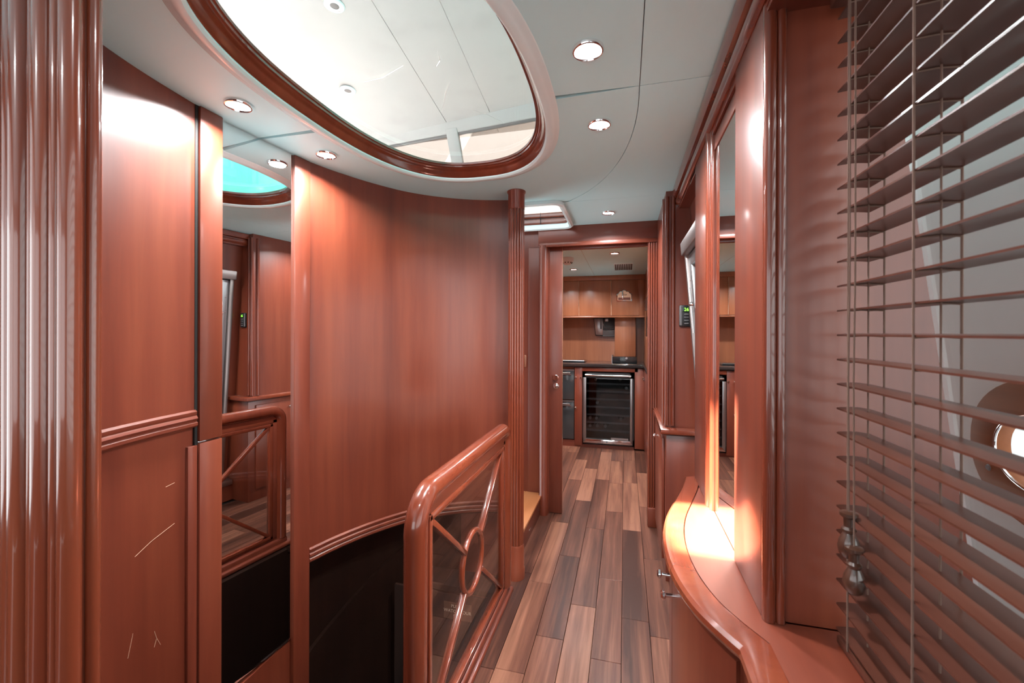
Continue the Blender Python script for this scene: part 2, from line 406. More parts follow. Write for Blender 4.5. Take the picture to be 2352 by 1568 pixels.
# uprights either side of the mirror
B(-1.400, -1.362, 1.104, 1.187, .934, CEIL).build('upright', 'wood', wl, bevel=.004)
B(-1.400, -1.362, 1.104, 1.187, -1.6, .929).build('upright', 'wood', wl, bevel=.004)
B(-1.400, -1.372, 1.094, 1.106, -1.6, CEIL).build('shadow_gap', 'rubber', wl, smooth=0)
B(-1.400, -1.366, 1.068, 1.100, -1.6, .925).build('door_edge', 'wood', wl, bevel=.003)
MB().hexa([(-1.352, 1.511, -1.6), (-1.341, 1.593, -1.6), (-1.39, 1.60, -1.6), (-1.40, 1.511, -1.6)], [(-1.352, 1.511, CEIL), (-1.341, 1.593, CEIL), (-1.39, 1.60, CEIL), (-1.40, 1.511, CEIL)]).build('upright', 'wood', wl, bevel=.004)
B(-1.40, -1.372, 1.18, 1.52, -1.6, -.01).build('panel_below_mirror', 'wood', wl, smooth=0)
B(-1.43, -1.398, 1.18, 1.52, -.01, CEIL).build('mirror_backing', 'rubber', wl, smooth=0)
MB().sweep(pB, rect(.340, CEIL)).build('curved_panel', 'wood', wl)
MB().sweep(pB, [(.03, .280), (-.004, .280), (-.010, .287), (-.010, .297), (-.005, .302), (-.011, .308), (-.011, .318), (-.005, .323), (-.009, .329), (-.009, .339), (-.002, .345), (.03, .345)]).build('lower_moulding', 'wood_x', wl)
# recessed stair lining below the moulding
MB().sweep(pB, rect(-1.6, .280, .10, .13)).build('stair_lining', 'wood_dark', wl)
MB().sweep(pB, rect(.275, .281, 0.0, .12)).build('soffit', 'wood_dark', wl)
rk = [Vector((p[0], p[1])) for p in pB]
st = MB()
acc = [0.0]
for i in range(1, len(rk)): acc.append(acc[-1]+(rk[i]-rk[i-1]).length)
sv = []
for i in range(len(rk)):
    zt_i = -.16+(acc[i]-.10)*.62
    if zt_i > .24: break
    d = (rk[min(i+1, len(rk)-1)]-rk[max(i-1, 0)]).normalized(); n = Vector((-d.y, d.x))
    for (o, z) in ((.080, zt_i-1.2), (.080, zt_i), (.102, zt_i), (.102, zt_i-1.2)): p = rk[i]+n*o; sv.append((p.x, p.y, z))
nr = len(sv)//4
st.add(sv, [(i*4+q, (i+1)*4+q, (i+1)*4+(q+1) % 4, i*4+(q+1) % 4) for i in range(nr-1) for q in range(4)]+[(3, 2, 1, 0), tuple((nr-1)*4+q for q in range(4))])
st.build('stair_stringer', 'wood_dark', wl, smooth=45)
# stairs going down inside the curve
stairs = thing('staircase', (-.95, 1.6, -1.2), 'dark wooden staircase sinking behind the glazed balustrade', 'staircase')
ty = 2.30
for i in range(4):
    z = -.62-.24*i; y1 = 2.05-.26*i
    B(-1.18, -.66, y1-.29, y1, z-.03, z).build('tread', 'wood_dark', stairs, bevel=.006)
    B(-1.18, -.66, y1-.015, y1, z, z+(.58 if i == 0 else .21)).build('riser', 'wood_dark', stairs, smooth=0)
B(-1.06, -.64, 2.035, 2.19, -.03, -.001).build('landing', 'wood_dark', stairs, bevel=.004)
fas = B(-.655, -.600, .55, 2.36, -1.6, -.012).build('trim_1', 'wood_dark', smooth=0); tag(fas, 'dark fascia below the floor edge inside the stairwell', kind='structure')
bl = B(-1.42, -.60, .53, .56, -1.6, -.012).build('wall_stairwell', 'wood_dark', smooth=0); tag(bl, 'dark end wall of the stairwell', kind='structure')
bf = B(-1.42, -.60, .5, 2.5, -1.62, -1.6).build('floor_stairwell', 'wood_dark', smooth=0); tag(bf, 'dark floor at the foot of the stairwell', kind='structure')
# brass notice on the top riser
pl = thing('notice_plate', (-.81, 2.03, -.16), 'small brass notice plate asking to watch your step, behind balustrade glass', 'sign')
B(-.895, -.745, 2.030, 2.034, -.165, -.080).build('plate', 'brass', pl, bevel=.002)
for i, (t_, s_) in enumerate((('PLEASE', .022), ('WATCH YOUR', .022), ('STEP', .022))):
    lettering('lettering', t_, s_, 'letter', pl, (-.82, 2.0293, -.098-.025*i), (1, 0, 0), (0, 0, 1))

# tall mirror
mir = thing('wall_mirror', (-1.36, 1.35, 0), 'tall frameless mirror between two cherry uprights on the stair wall', 'mirror')
m0 = Vector((-1.386, 1.187)); m1 = Vector((-1.3585, 1.511)); md = (m1-m0).normalized(); mn = Vector((md.y, -md.x))
def mq(s, o, z): p = m0+md*s+mn*o; return (p.x, p.y, z)
L_ = (m1-m0).length; bz = 0.002; bw = .012
mm = MB()
mm.add([mq(.002, 0, bz+bw), mq(L_-bw, 0, bz+bw), mq(L_-bw, 0, CEIL-.001), mq(.002, 0, CEIL-.001), mq(.002, -.006, bz+bw), mq(L_-bw, -.006, bz+bw), mq(L_-bw, -.006, CEIL-.001), mq(.002, -.006, CEIL-.001)],
       [(0, 1, 2, 3), (7, 6, 5, 4), (0, 4, 5, 1), (1, 5, 6, 2), (2, 6, 7, 3), (3, 7, 4, 0)])
mm.build('mirror_sheet', 'mirror', mir, smooth=0)
mb = MB()
mb.add([mq(L_-bw, 0, bz+bw), mq(L_, -.0035, bz), mq(L_, -.0035, CEIL-.001), mq(L_-bw, 0, CEIL-.001)], [(0, 1, 2, 3)])
mb.add([mq(.002, 0, bz+bw), mq(.002, -.0035, bz), mq(L_, -.0035, bz), mq(L_-bw, 0, bz+bw)], [(0, 1, 2, 3)])
mb.build('bevelled_edge', 'mirror', mir, smooth=0)

# scratches on the lower left panel
sx = thing('scratch_marks', (-1.35, .95, .6), 'pale scratches across the lower panel beside the mirror', 'marks')
def on_wall(y, z, o=-.0004):
    for i in range(len(pA)-1):
        if pA[i][1] <= y <= pA[i+1][1]:
            t = (y-pA[i][1])/(pA[i+1][1]-pA[i][1]); return (pA[i][0]+(pA[i+1][0]-pA[i][0])*t-.0065-o, y, z)
    return (pA[-1][0], y, z)
for pts in ([(.905, .655), (.955, .675), (1.03, .695)], [(.965, .40), (.972, .375), (.985, .345)], [(.972, .372), (.965, .352)], [(1.00, .82), (1.03, .823)], [(.90, .44), (.885, .38)]):
    MB().tube([on_wall(y, z) for (y, z) in pts], .0007, 5).build('scratch', 'scratch', sx)

# near fluted pilaster (left edge of the view)
pil = thing('fluted_pilaster', (-.8, .43, 0), 'broad fluted cherry pilaster close by at the left edge', 'pilaster')
B(-1.22, -.738, .402, .446, -1.6, 2.3).build('core', 'wood', pil, bevel=.004)
xx = -1.19
seq = [.030, .012, .030, .014, .026, .020, .034, .014, .030, .016, .034, .014, .030, .022, .030, .014, .026, .014]
for i, w in enumerate(seq):
    r = w/2
    if xx+w > -.742: break
    dep = .012 if i % 2 == 0 else .005
    MB().prism([(xx+r+r*math.cos(a), .403-dep*math.sin(a)) for a in [PI*j/8 for j in range(9)]], -.2, 2.3).build('reed', 'wood_gloss', pil)
    xx += w+.002
MB().lathe([(.013, -.2), (.013, 2.3)], (-.738, .412, 0), n=16).build('edge_bead', 'wood_gloss', pil)
MB().lathe([(.009, -.2), (.009, 2.3)], (-.735, .437, 0), n=16).build('edge_bead', 'wood_gloss', pil)
wb = B(-1.6, -1.19, .40, .446, -1.6, 2.3).build('wall_bulkhead', 'wood', smooth=0); tag(wb, 'cherry bulkhead behind the fluted pilaster', kind='structure')

# ================================================================== BALUSTRADE
RX = -.575
bal = thing('balustrade', (RX, 1.58, 0), 'glazed cherry balustrade with round handrail and ringed cross bars', 'balustrade')
def arc3(cy_, cz, r, a0, a1, n=10): return [(RX, cy_+r*math.cos(a0+(a1-a0)*i/n), cz+r*math.sin(a0+(a1-a0)*i/n)) for i in range(n+1)]
rz, r0, r1 = .823, .10, .065
ya, yb = 1.105, 2.045
path = [(RX, ya, -.30), (RX, ya, .3)]+arc3(ya+r0, rz-r0, r0, PI, PI/2)+arc3(yb-r1, rz-r1, r1, PI/2, 0)+[(RX, yb, .4), (RX, yb, .045)]
MB().tube(path, .033, 20).build('handrail', 'wood_gloss', bal)
B(RX-.030, RX+.022, ya, yb+.03, -.012, .045).build('base_rail', 'wood_y', bal, bevel=.012, seg=3)
B(RX-.050, RX+.036, ya, yb+.05, -.012, .016).build('base_step', 'wood_y', bal, bevel=.010, seg=3)
fy0, fy1, fz0, fz1 = ya+.062, yb-.058, .058, rz-.072
for (a, b, c, d) in ((fy0, fy1, fz0, fz0+.022), (fy0, fy1, fz1-.022, fz1), (fy0, fy0+.022, fz0, fz1), (fy1-.022, fy1, fz0, fz1)):
    B(RX-.016, RX+.016, a, b, c, d).build('glazing_bead', 'wood_gloss', bal, bevel=.005)
B(RX-.010, RX+.010, ya+.02, yb-.02, .03, .060).build('lower_fillet', 'wood_y', bal, bevel=.003)
B(RX-.010, RX+.010, ya+.02, yb-.02, fz1, rz-.02).build('upper_fillet', 'wood_y', bal, bevel=.003)
B(RX-.010, RX+.010, ya+.02, fy0, .05, rz-.05).build('side_fillet', 'wood', bal, bevel=.003)
B(RX-.010, RX+.010, fy1, yb-.02, .05, rz-.05).build('side_fillet', 'wood', bal, bevel=.003)
cyc, czc, rr_ = (fy0+fy1)/2, (fz0+fz1)/2, .112
MB().tube([(RX, cyc+rr_*math.cos(2*PI*i/48), czc+rr_*math.sin(2*PI*i/48)) for i in range(48)], .0115, 10, closed=True).build('ring', 'wood_gloss', bal)
for (cy1, cz1) in ((fy0+.015, fz0+.015), (fy1-.015, fz0+.015), (fy0+.015, fz1-.015), (fy1-.015, fz1-.015)):
    v = Vector((cy1-cyc, cz1-czc)); u = v.normalized(); n = Vector((-u.y, u.x))*.0095
    a = Vector((cyc, czc))+u*(rr_+.004); b = Vector((cy1, cz1))
    q = [a+n, b+n, b-n, a-n]
    MB().hexa([(RX-.013, p.x, p.y) for p in q], [(RX+.013, p.x, p.y) for p in q]).build('cross_bar', 'wood_gloss', bal, bevel=.004)
B(RX-.003, RX+.003, fy0+.004, fy1-.004, fz0+.004, fz1-.004).build('glass_pane', 'glass', bal, smooth=0)

# newel column
nw = thing('newel_column', (-.552, 2.20, 0), 'slender fluted newel column rising to the ceiling beside balustrade', 'column')
NX, NY = -.560, 2.205
MB().lathe([(.050, -.012), (.050, .05), (.046, .056), (.046, .17), (.043, .178)], (NX, NY, 0), n=28).build('base', 'wood', nw)
MB().lathe([(.036, .17), (.036, 1.96)], (NX, NY, 0), n=28).build('shaft', 'wood', nw)
for i in range(16):
    a = 2*PI*i/16+.1
    MB().lathe([(.0068, .178), (.0068, 1.955)], (NX+.0365*math.cos(a), NY+.0365*math.sin(a), 0), n=8).build('reed', 'wood_gloss', nw)
MB().lathe([(.041, 1.950), (.044, 1.955), (.044, 2.035), (.049, 2.043), (.049, 2.05)], (NX, NY, 0), n=28).build('capital', 'wood', nw)
ret = B(-1.30, -.60, 2.345, 2.375, -1.6, CEIL).build('wall_return', 'wood', smooth=0); tag(ret, 'cherry return wall behind the newel column', kind='structure')

# ================================================================== STEP, GALLEY BULKHEAD, DOOR
stp = thing('companion_step', (-.9, 2.7, 0), 'low wooden step with a bright orange teak tread', 'step')
B(-1.30, -.580, 2.38, 3.04, 0, .118).build('box', 'wood_y', stp, bevel=.003)
for i, (a, b) in enumerate(((-.70, -.572), (-.82, -.702), (-.94, -.822), (-1.30, -.942))):
    B(a, b, 2.38, 3.045, .120, .140).build('tread_board', 'oak_step', stp, bevel=.003)
for y_ in (2.64, 2.95): B(-.579, -.574, y_-.03, y_+.03, .055, .063).build('pull', 'chrome', stp, bevel=.002)

wf = thing('wall_far', (0, YD, 0), 'cherry bulkhead with the galley doorway', kind='structure')
B(-1.42, -.530, YD+.045, YD+.10, 0, CEIL+.09).build('side_panel', 'wood', wf, smooth=0)
B(-.600, XR+.02, YD, YD+.10, 1.925, CEIL+.02).build('header', 'wood_x', wf, bevel=.003)
B(-.590, .215, YD-.012, YD+.005, 1.905, 1.935).build('head_moulding', 'wood_x', wf, bevel=.005)
B(.163, XR+.02, YD+.01, YD+.10, 0, 1.93).build('side_panel', 'wood', wf, smooth=0)
B(-.535, .163, YD+.07, YD+.10, 1.895, 1.93).build('door_stop', 'wood_x', wf, bevel=.003)
MB().lathe([(.034, -.0), (.034, .14), (.030, .146), (.030, 1.92)], (-.560, YD+.012, 0), n=24).build('jamb', 'wood', wf)
B(-.600, -.522, YD+.03, YD+.10, 0, 1.93).build('jamb_core', 'wood', wf, smooth=0)
for i in range(4):
    MB().lathe([(.0068, .13), (.0068, 1.905)], (.160+.0145*i, YD+.004, 0), n=10).build('casing_reed', 'wood_gloss', wf)
B(.150, .212, YD-.012, YD+.02, 0, .13).build('plinth_block', 'wood', wf, bevel=.006)
B(.150, .170, YD+.004, YD+.10, 0, 1.92).build('jamb_core', 'wood', wf, smooth=0)
dr = thing('door_1', (-.48, YD+.06, 0), 'sliding cherry galley door drawn almost fully back', kind='structure')
B(-.68, -.432, YD+.040, YD+.068, .006, 1.915).build('leaf', 'wood', dr, bevel=.003)
B(-.4325, -.4295, YD+.046, YD+.062, .01, 1.91).build('edge_strip', 'badge', dr, smooth=0)
MB().lathe([(.020, 0), (.020, .004), (.013, .006), (.013, .014), (.019, .018), (.021, .026), (.018, .032)], (-.478, YD+.040, .978), axis=(0, -1, 0)).build('door_knob', 'chrome', dr)
MB().lathe([(.020, 0), (.020, .004), (.014, .007)], (-.475, YD+.040, .916), axis=(0, -1, 0)).build('lock_rose', 'chrome', dr)
B(-.4775, -.4725, YD+.030, YD+.034, .906, .926).build('thumb_turn', 'chrome', dr, bevel=.001)
sw = thing('switch_plate', (-.72, YD+.045, 1.09), 'small chrome switch plate on the wall behind the column', 'switch')
B(-.752, -.695, YD+.038, YD+.045, 1.045, 1.135).build('plate', 'badge', sw, bevel=.002)
B(-.738, -.712, YD+.034, YD+.040, 1.07, 1.11).build('rocker', 'black', sw, bevel=.001)

# ================================================================== RIGHT: locker beside door, thermostat wall
YT2 = 2.40
wr = thing('wall_right', (.3, 2.4, 0), 'cherry side wall with beaded corner, mirror bay and cornice', kind='structure')
B(XR, .62, YT2, YD+.06, .80, CEIL).build('upper_panel', 'wood', wr, smooth=0)
for (x, y) in ((XR+.006, YT2-.002), (XR+.036, YT2-.002), (XR-.004, YT2+.040)):
    MB().lathe([(.0115, .81), (.0115, 2.02)], (x, y, 0), n=14).build('corner_bead', 'wood_gloss', wr)
# lower locker with rail
lk = thing('corner_locker', (.4, 2.65, 0), 'low cherry locker with rounded top rail beside the galley door', 'cabinet')
B(XR, .60, 2.365, YD-.02, .0, .765).build('carcass', 'wood', lk, bevel=.003)
ld = B(XR-.016, XR-.001, 2.42, 2.93, .09, .735).build('door', 'wood', lk, bevel=.004)
MB().lathe([(.005, 0), (.005, .012), (.012, .016), (.012, .022), (.008, .026)], (XR-.016, 2.70, .685), axis=(-1, 0, 0), n=16).build('knob', 'chrome', ld)
MB().sweep([(XR, YD-.015), (XR, 2.365), (.60, 2.365)], [(.02, .770), (-.018, .770), (-.028, .776), (-.030, .786), (-.026, .797), (-.014, .803), (.02, .803)]).build('top_rail', 'wood_gloss', lk)
# thermostat
th = thing('thermostat', (.31, YT2, 1.39), 'black wall thermostat with green digits on the locker wall', 'thermostat')
B(.276, .336, YT2-.016, YT2, 1.332, 1.445).build('case', 'black', th, bevel=.006)
B(.276, .290, YT2-.0185, YT2-.012, 1.338, 1.439).build('bezel', 'grey', th, bevel=.003)
B(.293, .329, YT2-.0175, YT2-.015, 1.408, 1.434).build('display', 'display', th, bevel=.001)
lettering('digits', '26', .024, 'digit', th, (.311, YT2-.0178, 1.421), (1, 0, 0), (0, 0, 1), depth=.0003)
for i in range(4): B(.300, .322, YT2-.0185, YT2-.015, 1.394-.016*i, 1.400-.016*i).build('button', 'grey', th, bevel=.001)

# leaning outer wall with the side door
def lean(z, x0=.302, z0=1.65, s=.08): return x0+s*(z0-z)
wo_ = thing('wall_outer', (.4, 2.1, 0), 'leaning cherry outer wall behind the side door', kind='structure')
y0_, y1_ = 1.83, 2.40
MB().hexa([(lean(0)+.05, y0_, 0), (lean(0)+.05, y1_, 0), (lean(0)+.10, y1_, 0), (lean(0)+.10, y0_, 0)], [(lean(2.05)+.05, y0_, CEIL), (lean(2.05)+.05, y1_, CEIL), (lean(2.05)+.10, y1_, CEIL), (lean(2.05)+.10, y0_, CEIL)]).build('panel', 'wood', wo_, smooth=0)
d2 = thing('door_2', (.35, 2.1, 0), 'leaning white side door in a dull steel frame', kind='structure')
def slab(ya_, yb_, za, zb, ox0, ox1):
    return MB().hexa([(lean(za)+ox0, ya_, za), (lean(za)+ox1, ya_, za), (lean(za)+ox1, yb_, za), (lean(za)+ox0, yb_, za)], [(lean(zb)+ox0, ya_, zb), (lean(zb)+ox1, ya_, zb), (lean(zb)+ox1, yb_, zb), (lean(zb)+ox0, yb_, zb)])
slab(2.282, 2.312, .16, 1.70, -.008, .055).build('frame_stile', 'dullsteel', d2, bevel=.005)
slab(1.84, 2.322, 1.69, 1.755, -.022, .055).build('frame_head', 'dullsteel', d2, bevel=.006)
slab(1.84, 1.86, .16, 1.68, 0, .055).build('frame_stile', 'steel', d2, bevel=.004)
slab(2.215, 2.280, .16, 1.685, .006, .052).build('steel_frame', 'steel', d2, bevel=.004)
slab(1.86, 2.215, 1.63, 1.685, .006, .052).build('steel_frame', 'steel', d2, bevel=.004)
slab(2.195, 2.214, .20, 1.63, .022, .050).build('rubber_seal', 'black', d2, smooth=0)
slab(1.87, 2.193, .20, 1.63, .030, .046).build('leaf', 'white_lip', d2, bevel=.004)
MB().tube([(lean(1.52)-.006, 2.235, 1.52), (lean(1.30)-.006, 2.235, 1.30)], .0035, 10).build('gas_strut', 'chrome', d2)
MB().lathe([(.010, 0), (.010, .016), (.006, .022)], (lean(1.44)+.006, 2.235, 1.44), axis=(-1, 0, 0), n=14).build('strut_bracket', 'chrome', d2)
for z in (.55, 1.0, 1.45, 1.56): MB().lathe([(.005, 0), (.004, .003)], (lean(z)+.0055, 2.262, z), axis=(-1, 0, 0), n=10).build('screw', 'chrome', d2)
B(lean(.16)-.04, .60, 1.84, 2.36, .12, .16).build('threshold', 'steel', d2, bevel=.004)
B(lean(.12)-.03, .60, 1.84, 2.365, 0, .12).build('threshold_box', 'wood', d2, smooth=0)

# mirror bay: post, mirror, column
MB().prism([(XW+.006, 0), (.515+.128*1.642, 0), (.515+.128*(1.642-CEIL), CEIL), (XW+.006, CEIL)], .985, 1.83, 'y').build('core_wall', 'wood', wr, smooth=0)
po = thing('bay_post', (XW, 1.7, .72), 'narrow cherry post with bull-nosed edge, beyond the mirror strip', 'post')
B(XW-.014, XW+.03, 1.575, 1.835, .72, 1.985).build('board', 'wood', po, bevel=.004)
MB().lathe([(.0165, .72), (.0165, 1.985)], (XW-.006, 1.555, 0), n=18).build('bull_nose', 'wood_gloss', po)
MB().lathe([(.012, .72), (.012, 1.985)], (XW-.002, 1.524, 0), n=16).build('inner_bead', 'wood_gloss', po)
MB().lathe([(.007, .72), (.007, 1.985)], (XW-.006, 1.541, 0), n=12).build('quirk', 'wood', po)
mr = thing('bay_mirror', (XW, 1.35, .72), 'narrow wall mirror between cherry column and post above the console', 'mirror')
B(XW-.001, XW+.005, 1.19, 1.511, .721, 1.894).build('mirror_sheet', 'mirror', mr, smooth=0)
cl = thing('bay_column', (XW, 1.1, .72), 'square cherry column at the window corner, above the console', 'column')
B(XW-.014, .33, .972, 1.200, .72, 2.02).build('board', 'wood', cl, bevel=.004)
MB().lathe([(.0125, .72), (.0125, 2.0)], (XW-.002, .968, 0), n=16).build('corner_bead', 'wood_gloss', cl)
MB().lathe([(.009, .72), (.009, 2.0)], (XW+.018, .966, 0), n=14).build('inner_bead', 'wood_gloss', cl)
# fascia and cornice
B(XW-.010, .62, -2.6, 2.0, 1.945, CEIL).build('fascia', 'wood_y', wr, smooth=0)
B(XW-.004, .40, 1.18, 1.84, 1.895, 1.942).build('fascia_strip', 'wood_y', wr, bevel=.002)
cp = [(XW-.010, -2.6), (XW-.010, 2.03), (XW-.010, 2.60), (XR, 2.70), (XR, YD)]
cp = [(XW-.010, -2.6), (XW-.010, YD)]
MB().sweep(cp, [(-.02, CEIL-.002), (.030, CEIL-.002), (.036, CEIL-.006), (.036, CEIL-.014), (.033, CEIL-.030), (.026, CEIL-.042), (.012, CEIL-.046), (.010, CEIL-.052), (.018, CEIL-.055), (.020, CEIL-.062), (.016, CEIL-.074), (.006, CEIL-.086), (-.02, CEIL-.088)]).build('cornice', 'wood_gloss', wr)
B(XW-.010, .62, 1.84, YT2, 1.955, CEIL).build('door_pelmet', 'wood_y', wr, smooth=0)
# window reveal (leaning outboard edge)
def wl_x(z): return .515+.128*(1.642-z)
MB().prism([(XW-.012, .72), (wl_x(.72), .72), (wl_x(1.97), 1.97), (XW-.012, 1.97)], .970, .985, 'y').build('reveal_panel', 'wood', wr, smooth=0)
MB().prism([(XW-.012, 1.955), (wl_x(1.955), 1.955), (wl_x(2.05), CEIL), (XW-.012, CEIL)], -2.6, .985, 'y').build('window_head', 'wood_y', wr, smooth=0)
# window
w1 = thing('window_1', (.6, .2, .72), 'large leaning side window behind the wooden blind', kind='structure')
def wslab(ya_, yb_, za, zb, t0, t1):
    return MB().hexa([(wl_x(za)+t0, ya_, za), (wl_x(za)+t1, ya_, za), (wl_x(za)+t1, yb_, za), (wl_x(za)+t0, yb_, za)], [(wl_x(zb)+t0, ya_, zb), (wl_x(zb)+t1, ya_, zb), (wl_x(zb)+t1, yb_, zb), (wl_x(zb)+t0, yb_, zb)])
wslab(-1.5, .975, .76, 1.93, .010, .016).build('pane', 'winglass', w1, smooth=0)
wslab(-1.5, .985, .70, .765, 0, .03).build('window_frame', 'wood_y', w1, bevel=.003)
wslab(-1.5, .985, 1.925, 2.0, 0, .03).build('window_frame', 'wood_y', w1, bevel=.003)
wslab(-1.56, -1.5, .70, 2.0, 0, .03).build('window_frame', 'wood', w1, bevel=.003)
wr2 = B(XW, .62, -2.6, -1.5, 0, CEIL).build('wall_aft', 'wood', smooth=0); tag(wr2, 'cherry side wall aft of the large window', kind='structure')

# ================================================================== CURVED CONSOLE
FR = [(.286, 1.862), (.245, 1.845), (.236, 1.80), (.212, 1.70), (.176, 1.575), (.140, 1.445), (.120, 1.32), (.116, 1.20), (.127, 1.09), (.152, .995), (.184, .930), (.218, .876)]
curve = catmull(FR[2:], 6)
front = FR[:2]+curve+[(.2205, .60), (.2205, -1.5)]
cs = thing('console', (.35, 1.0, 0), 'bow-fronted cherry console under the blind with a moulded top edge', 'cabinet')
MB().prism(front+[(.60, -1.5), (.60, 1.862)], .690, .712).build('top_core', 'wood_y', cs, smooth=0)
inner = [(p[0], p[1]) for p in front]
MB().sweep(front, [(-.002, .690), (-.009, .694), (-.012, .702), (-.010, .712), (-.003, .719), (.010, .7205), (.046, .7205), (.046, .711), (0, .690)][::1]).build('top_edge', 'wood_gloss', cs, smooth=26)
def off(path, o):
    out = []; n = len(path)
    for i in range(n):
        a = Vector(path[max(i-1, 0)]); c = Vector(path[min(i+1, n-1)]); d = (c-a).normalized(); out.append((path[i][0]-d.y*o, path[i][1]+d.x*o))
    return out
inn = off(curve, .049)
inn = [p for p in inn if p[0] < XW-.002]
MB().prism([(XW-.002, 1.79)]+inn+[(.264, .895), (.2685, .60), (.2685, -1.5), (.60, -1.5), (.60, .965), (XW-.002, .965)], .711, .7195).build('top_inlay', 'wood_y', cs, bevel=.001, seg=1, smooth=0)
body = off(front, .018)
MB().sweep(body, rect(.0, .69, 0, .02)).build('carcass', 'wood', cs)
def curve_y(y):
    for i in range(len(curve)-1):
        if curve[i][1] >= y >= curve[i+1][1]:
            t = (y-curve[i+1][1])/(curve[i][1]-curve[i+1][1]); return Vector((curve[i+1][0]+(curve[i][0]-curve[i+1][0])*t, y))
    return Vector(curve[-1])
def sub(y_hi, y_lo): return [tuple(curve_y(y_hi))]+[p for p in curve if y_lo < p[1] < y_hi]+[tuple(curve_y(y_lo))]
for (yh, yl, yk) in ((1.72, 1.212, 1.262), (1.206, .90, 1.165)):
    d = MB().sweep(off(sub(yh, yl), .008), rect(.08, .668, 0, .010)).build('door', 'wood', cs)
    p = curve_y(yk); t = (curve_y(yk+.02)-curve_y(yk-.02)).normalized(); n = Vector((-t.y, t.x))
    p = p-Vector((t.y, -t.x))*0
    nn = n if n.x < 0 else -n
    MB().lathe([(.005, -.008), (.005, .014), (.013, .018), (.013, .023), (.008, .027)], (p.x, p.y, .625), axis=(nn.x, nn.y, 0), n=16).build('knob', 'chrome', d)

# ================================================================== VENETIAN BLIND
vb = thing('venetian_blind', (.41, -.2, .72), 'dark wooden venetian blind with flat open slats and tasselled cords', 'blind')
bx0, bx1, by0, by1 = .385, .436, -1.40, .930
sm = MB()
ns = 6
top = [(bx0+(bx1-bx0)*i/ns, .0016+.0022*math.sin(PI*i/ns)) for i in range(ns+1)]
bot = [(x, z-.0030) for (x, z) in top]
sm.prism([(x, z) for (x, z) in top]+[(x, z) for (x, z) in reversed(bot)], by0, by1, 'y')
s0 = sm.build('slat', 'slat', vb)
zs = [1.296+.0456*(i-12) for i in range(26)]
for i, z in enumerate(zs):
    o = s0 if i == 0 else s0.copy()
    if i: col.objects.link(o)
    o.location.z = z
B(bx0, bx1, by0, by1, .7215, .736).build('bottom_rail', 'slat', vb, bevel=.003)
B(bx0-.01, bx1+.01, by0, by1+.01, 1.915, 1.955).build('head_rail', 'slat', vb, bevel=.004)
for yl in (.885, .708, .10, -.6, -1.2):
    lad = MB()
    for x in (bx0-.0015, bx1+.0015): lad.tube([(x, yl, .735), (x, yl, 1.93)], .0016, 6)
    lad.tube([(.411, yl-.006, .735), (.411, yl-.006, 1.93)], .0013, 6)
    for z in zs: lad.tube([(bx0-.0015, yl, z-.0022), (.41, yl, z-.0002), (bx1+.0015, yl, z-.0022)], .0013, 5)
    lad.build('ladder_cord', 'cord', vb)
for (x, y, zb) in ((.378, .868, .990), (.378, .850, .938)):
    c = MB().tube([(x, y, 1.93), (x, y-.001, 1.4), (x-.001, y+.001, 1.22), (x, y, zb-.0)], .0014, 6).build('pull_cord', 'cord', vb)
    MB().lathe([(.006, 0), (.0135, -.002), (.0135, -.007), (.008, -.012), (.0075, -.026), (.011, -.030), (.011, -.033), (.0085, -.037), (.0145, -.050), (.0165, -.062), (.014, -.074), (.008, -.080)], (x, y, zb-.0), n=18).build('tassel', 'tassel', c)

# ================================================================== OUTSIDE STARBOARD: bulwark with fairlead
bw_ = thing('bulwark', (1.3, .8, 0), 'white painted bulwark outside the blind window', 'bulwark')
MB().prism([(-2.2, -.2), (3.4, -.2), (3.4, 2.30), (1.0, 2.30), (.50, .80), (-2.2, .70)], 1.25, 1.31, 'x', [ellipse(1.61, .93, .20, .127, 40)]).build('plating', 'paint', bw_, smooth=0)  # unseen aft end cut low to let sky light reach the window
fl = thing('fairlead', (1.24, 1.70, .97), 'oval wooden fairlead ring with steel liner let into the white bulwark', 'fairlead')
ring_o = ellipse(1.61, .93, .30, .235, 48, 2.2); ring_i = ellipse(1.61, .93, .195, .122, 48, 2.2)
MB().prism(ring_o, 1.205, 1.25, 'x', [ring_i]).build('timber_ring', 'ringwood', fl, bevel=.008)
MB().tube([(1.205, p[0], p[1]) for p in ring_i], .0045, 8, closed=True).build('steel_liner', 'chrome', fl)
for a in (.5, 2.64, 3.64, 5.78): MB().lathe([(.011, 0), (.008, .004)], (1.205, 1.61+.25*math.cos(a), .93+.182*math.sin(a)), axis=(-1, 0, 0), n=12).build('bolt', 'grey', fl)
MB().tube([(1.30, 1.68, .80), (1.28, 1.67, 1.06)], .013, 10).build('guard_bar', 'chrome', fl)
sd = B(.62, 1.25, -2.2, 3.4, -.2, -.1).build('side_deck', 'paint', smooth=0); tag(sd, 'white side deck between window and bulwark', 'deck', kind='structure')

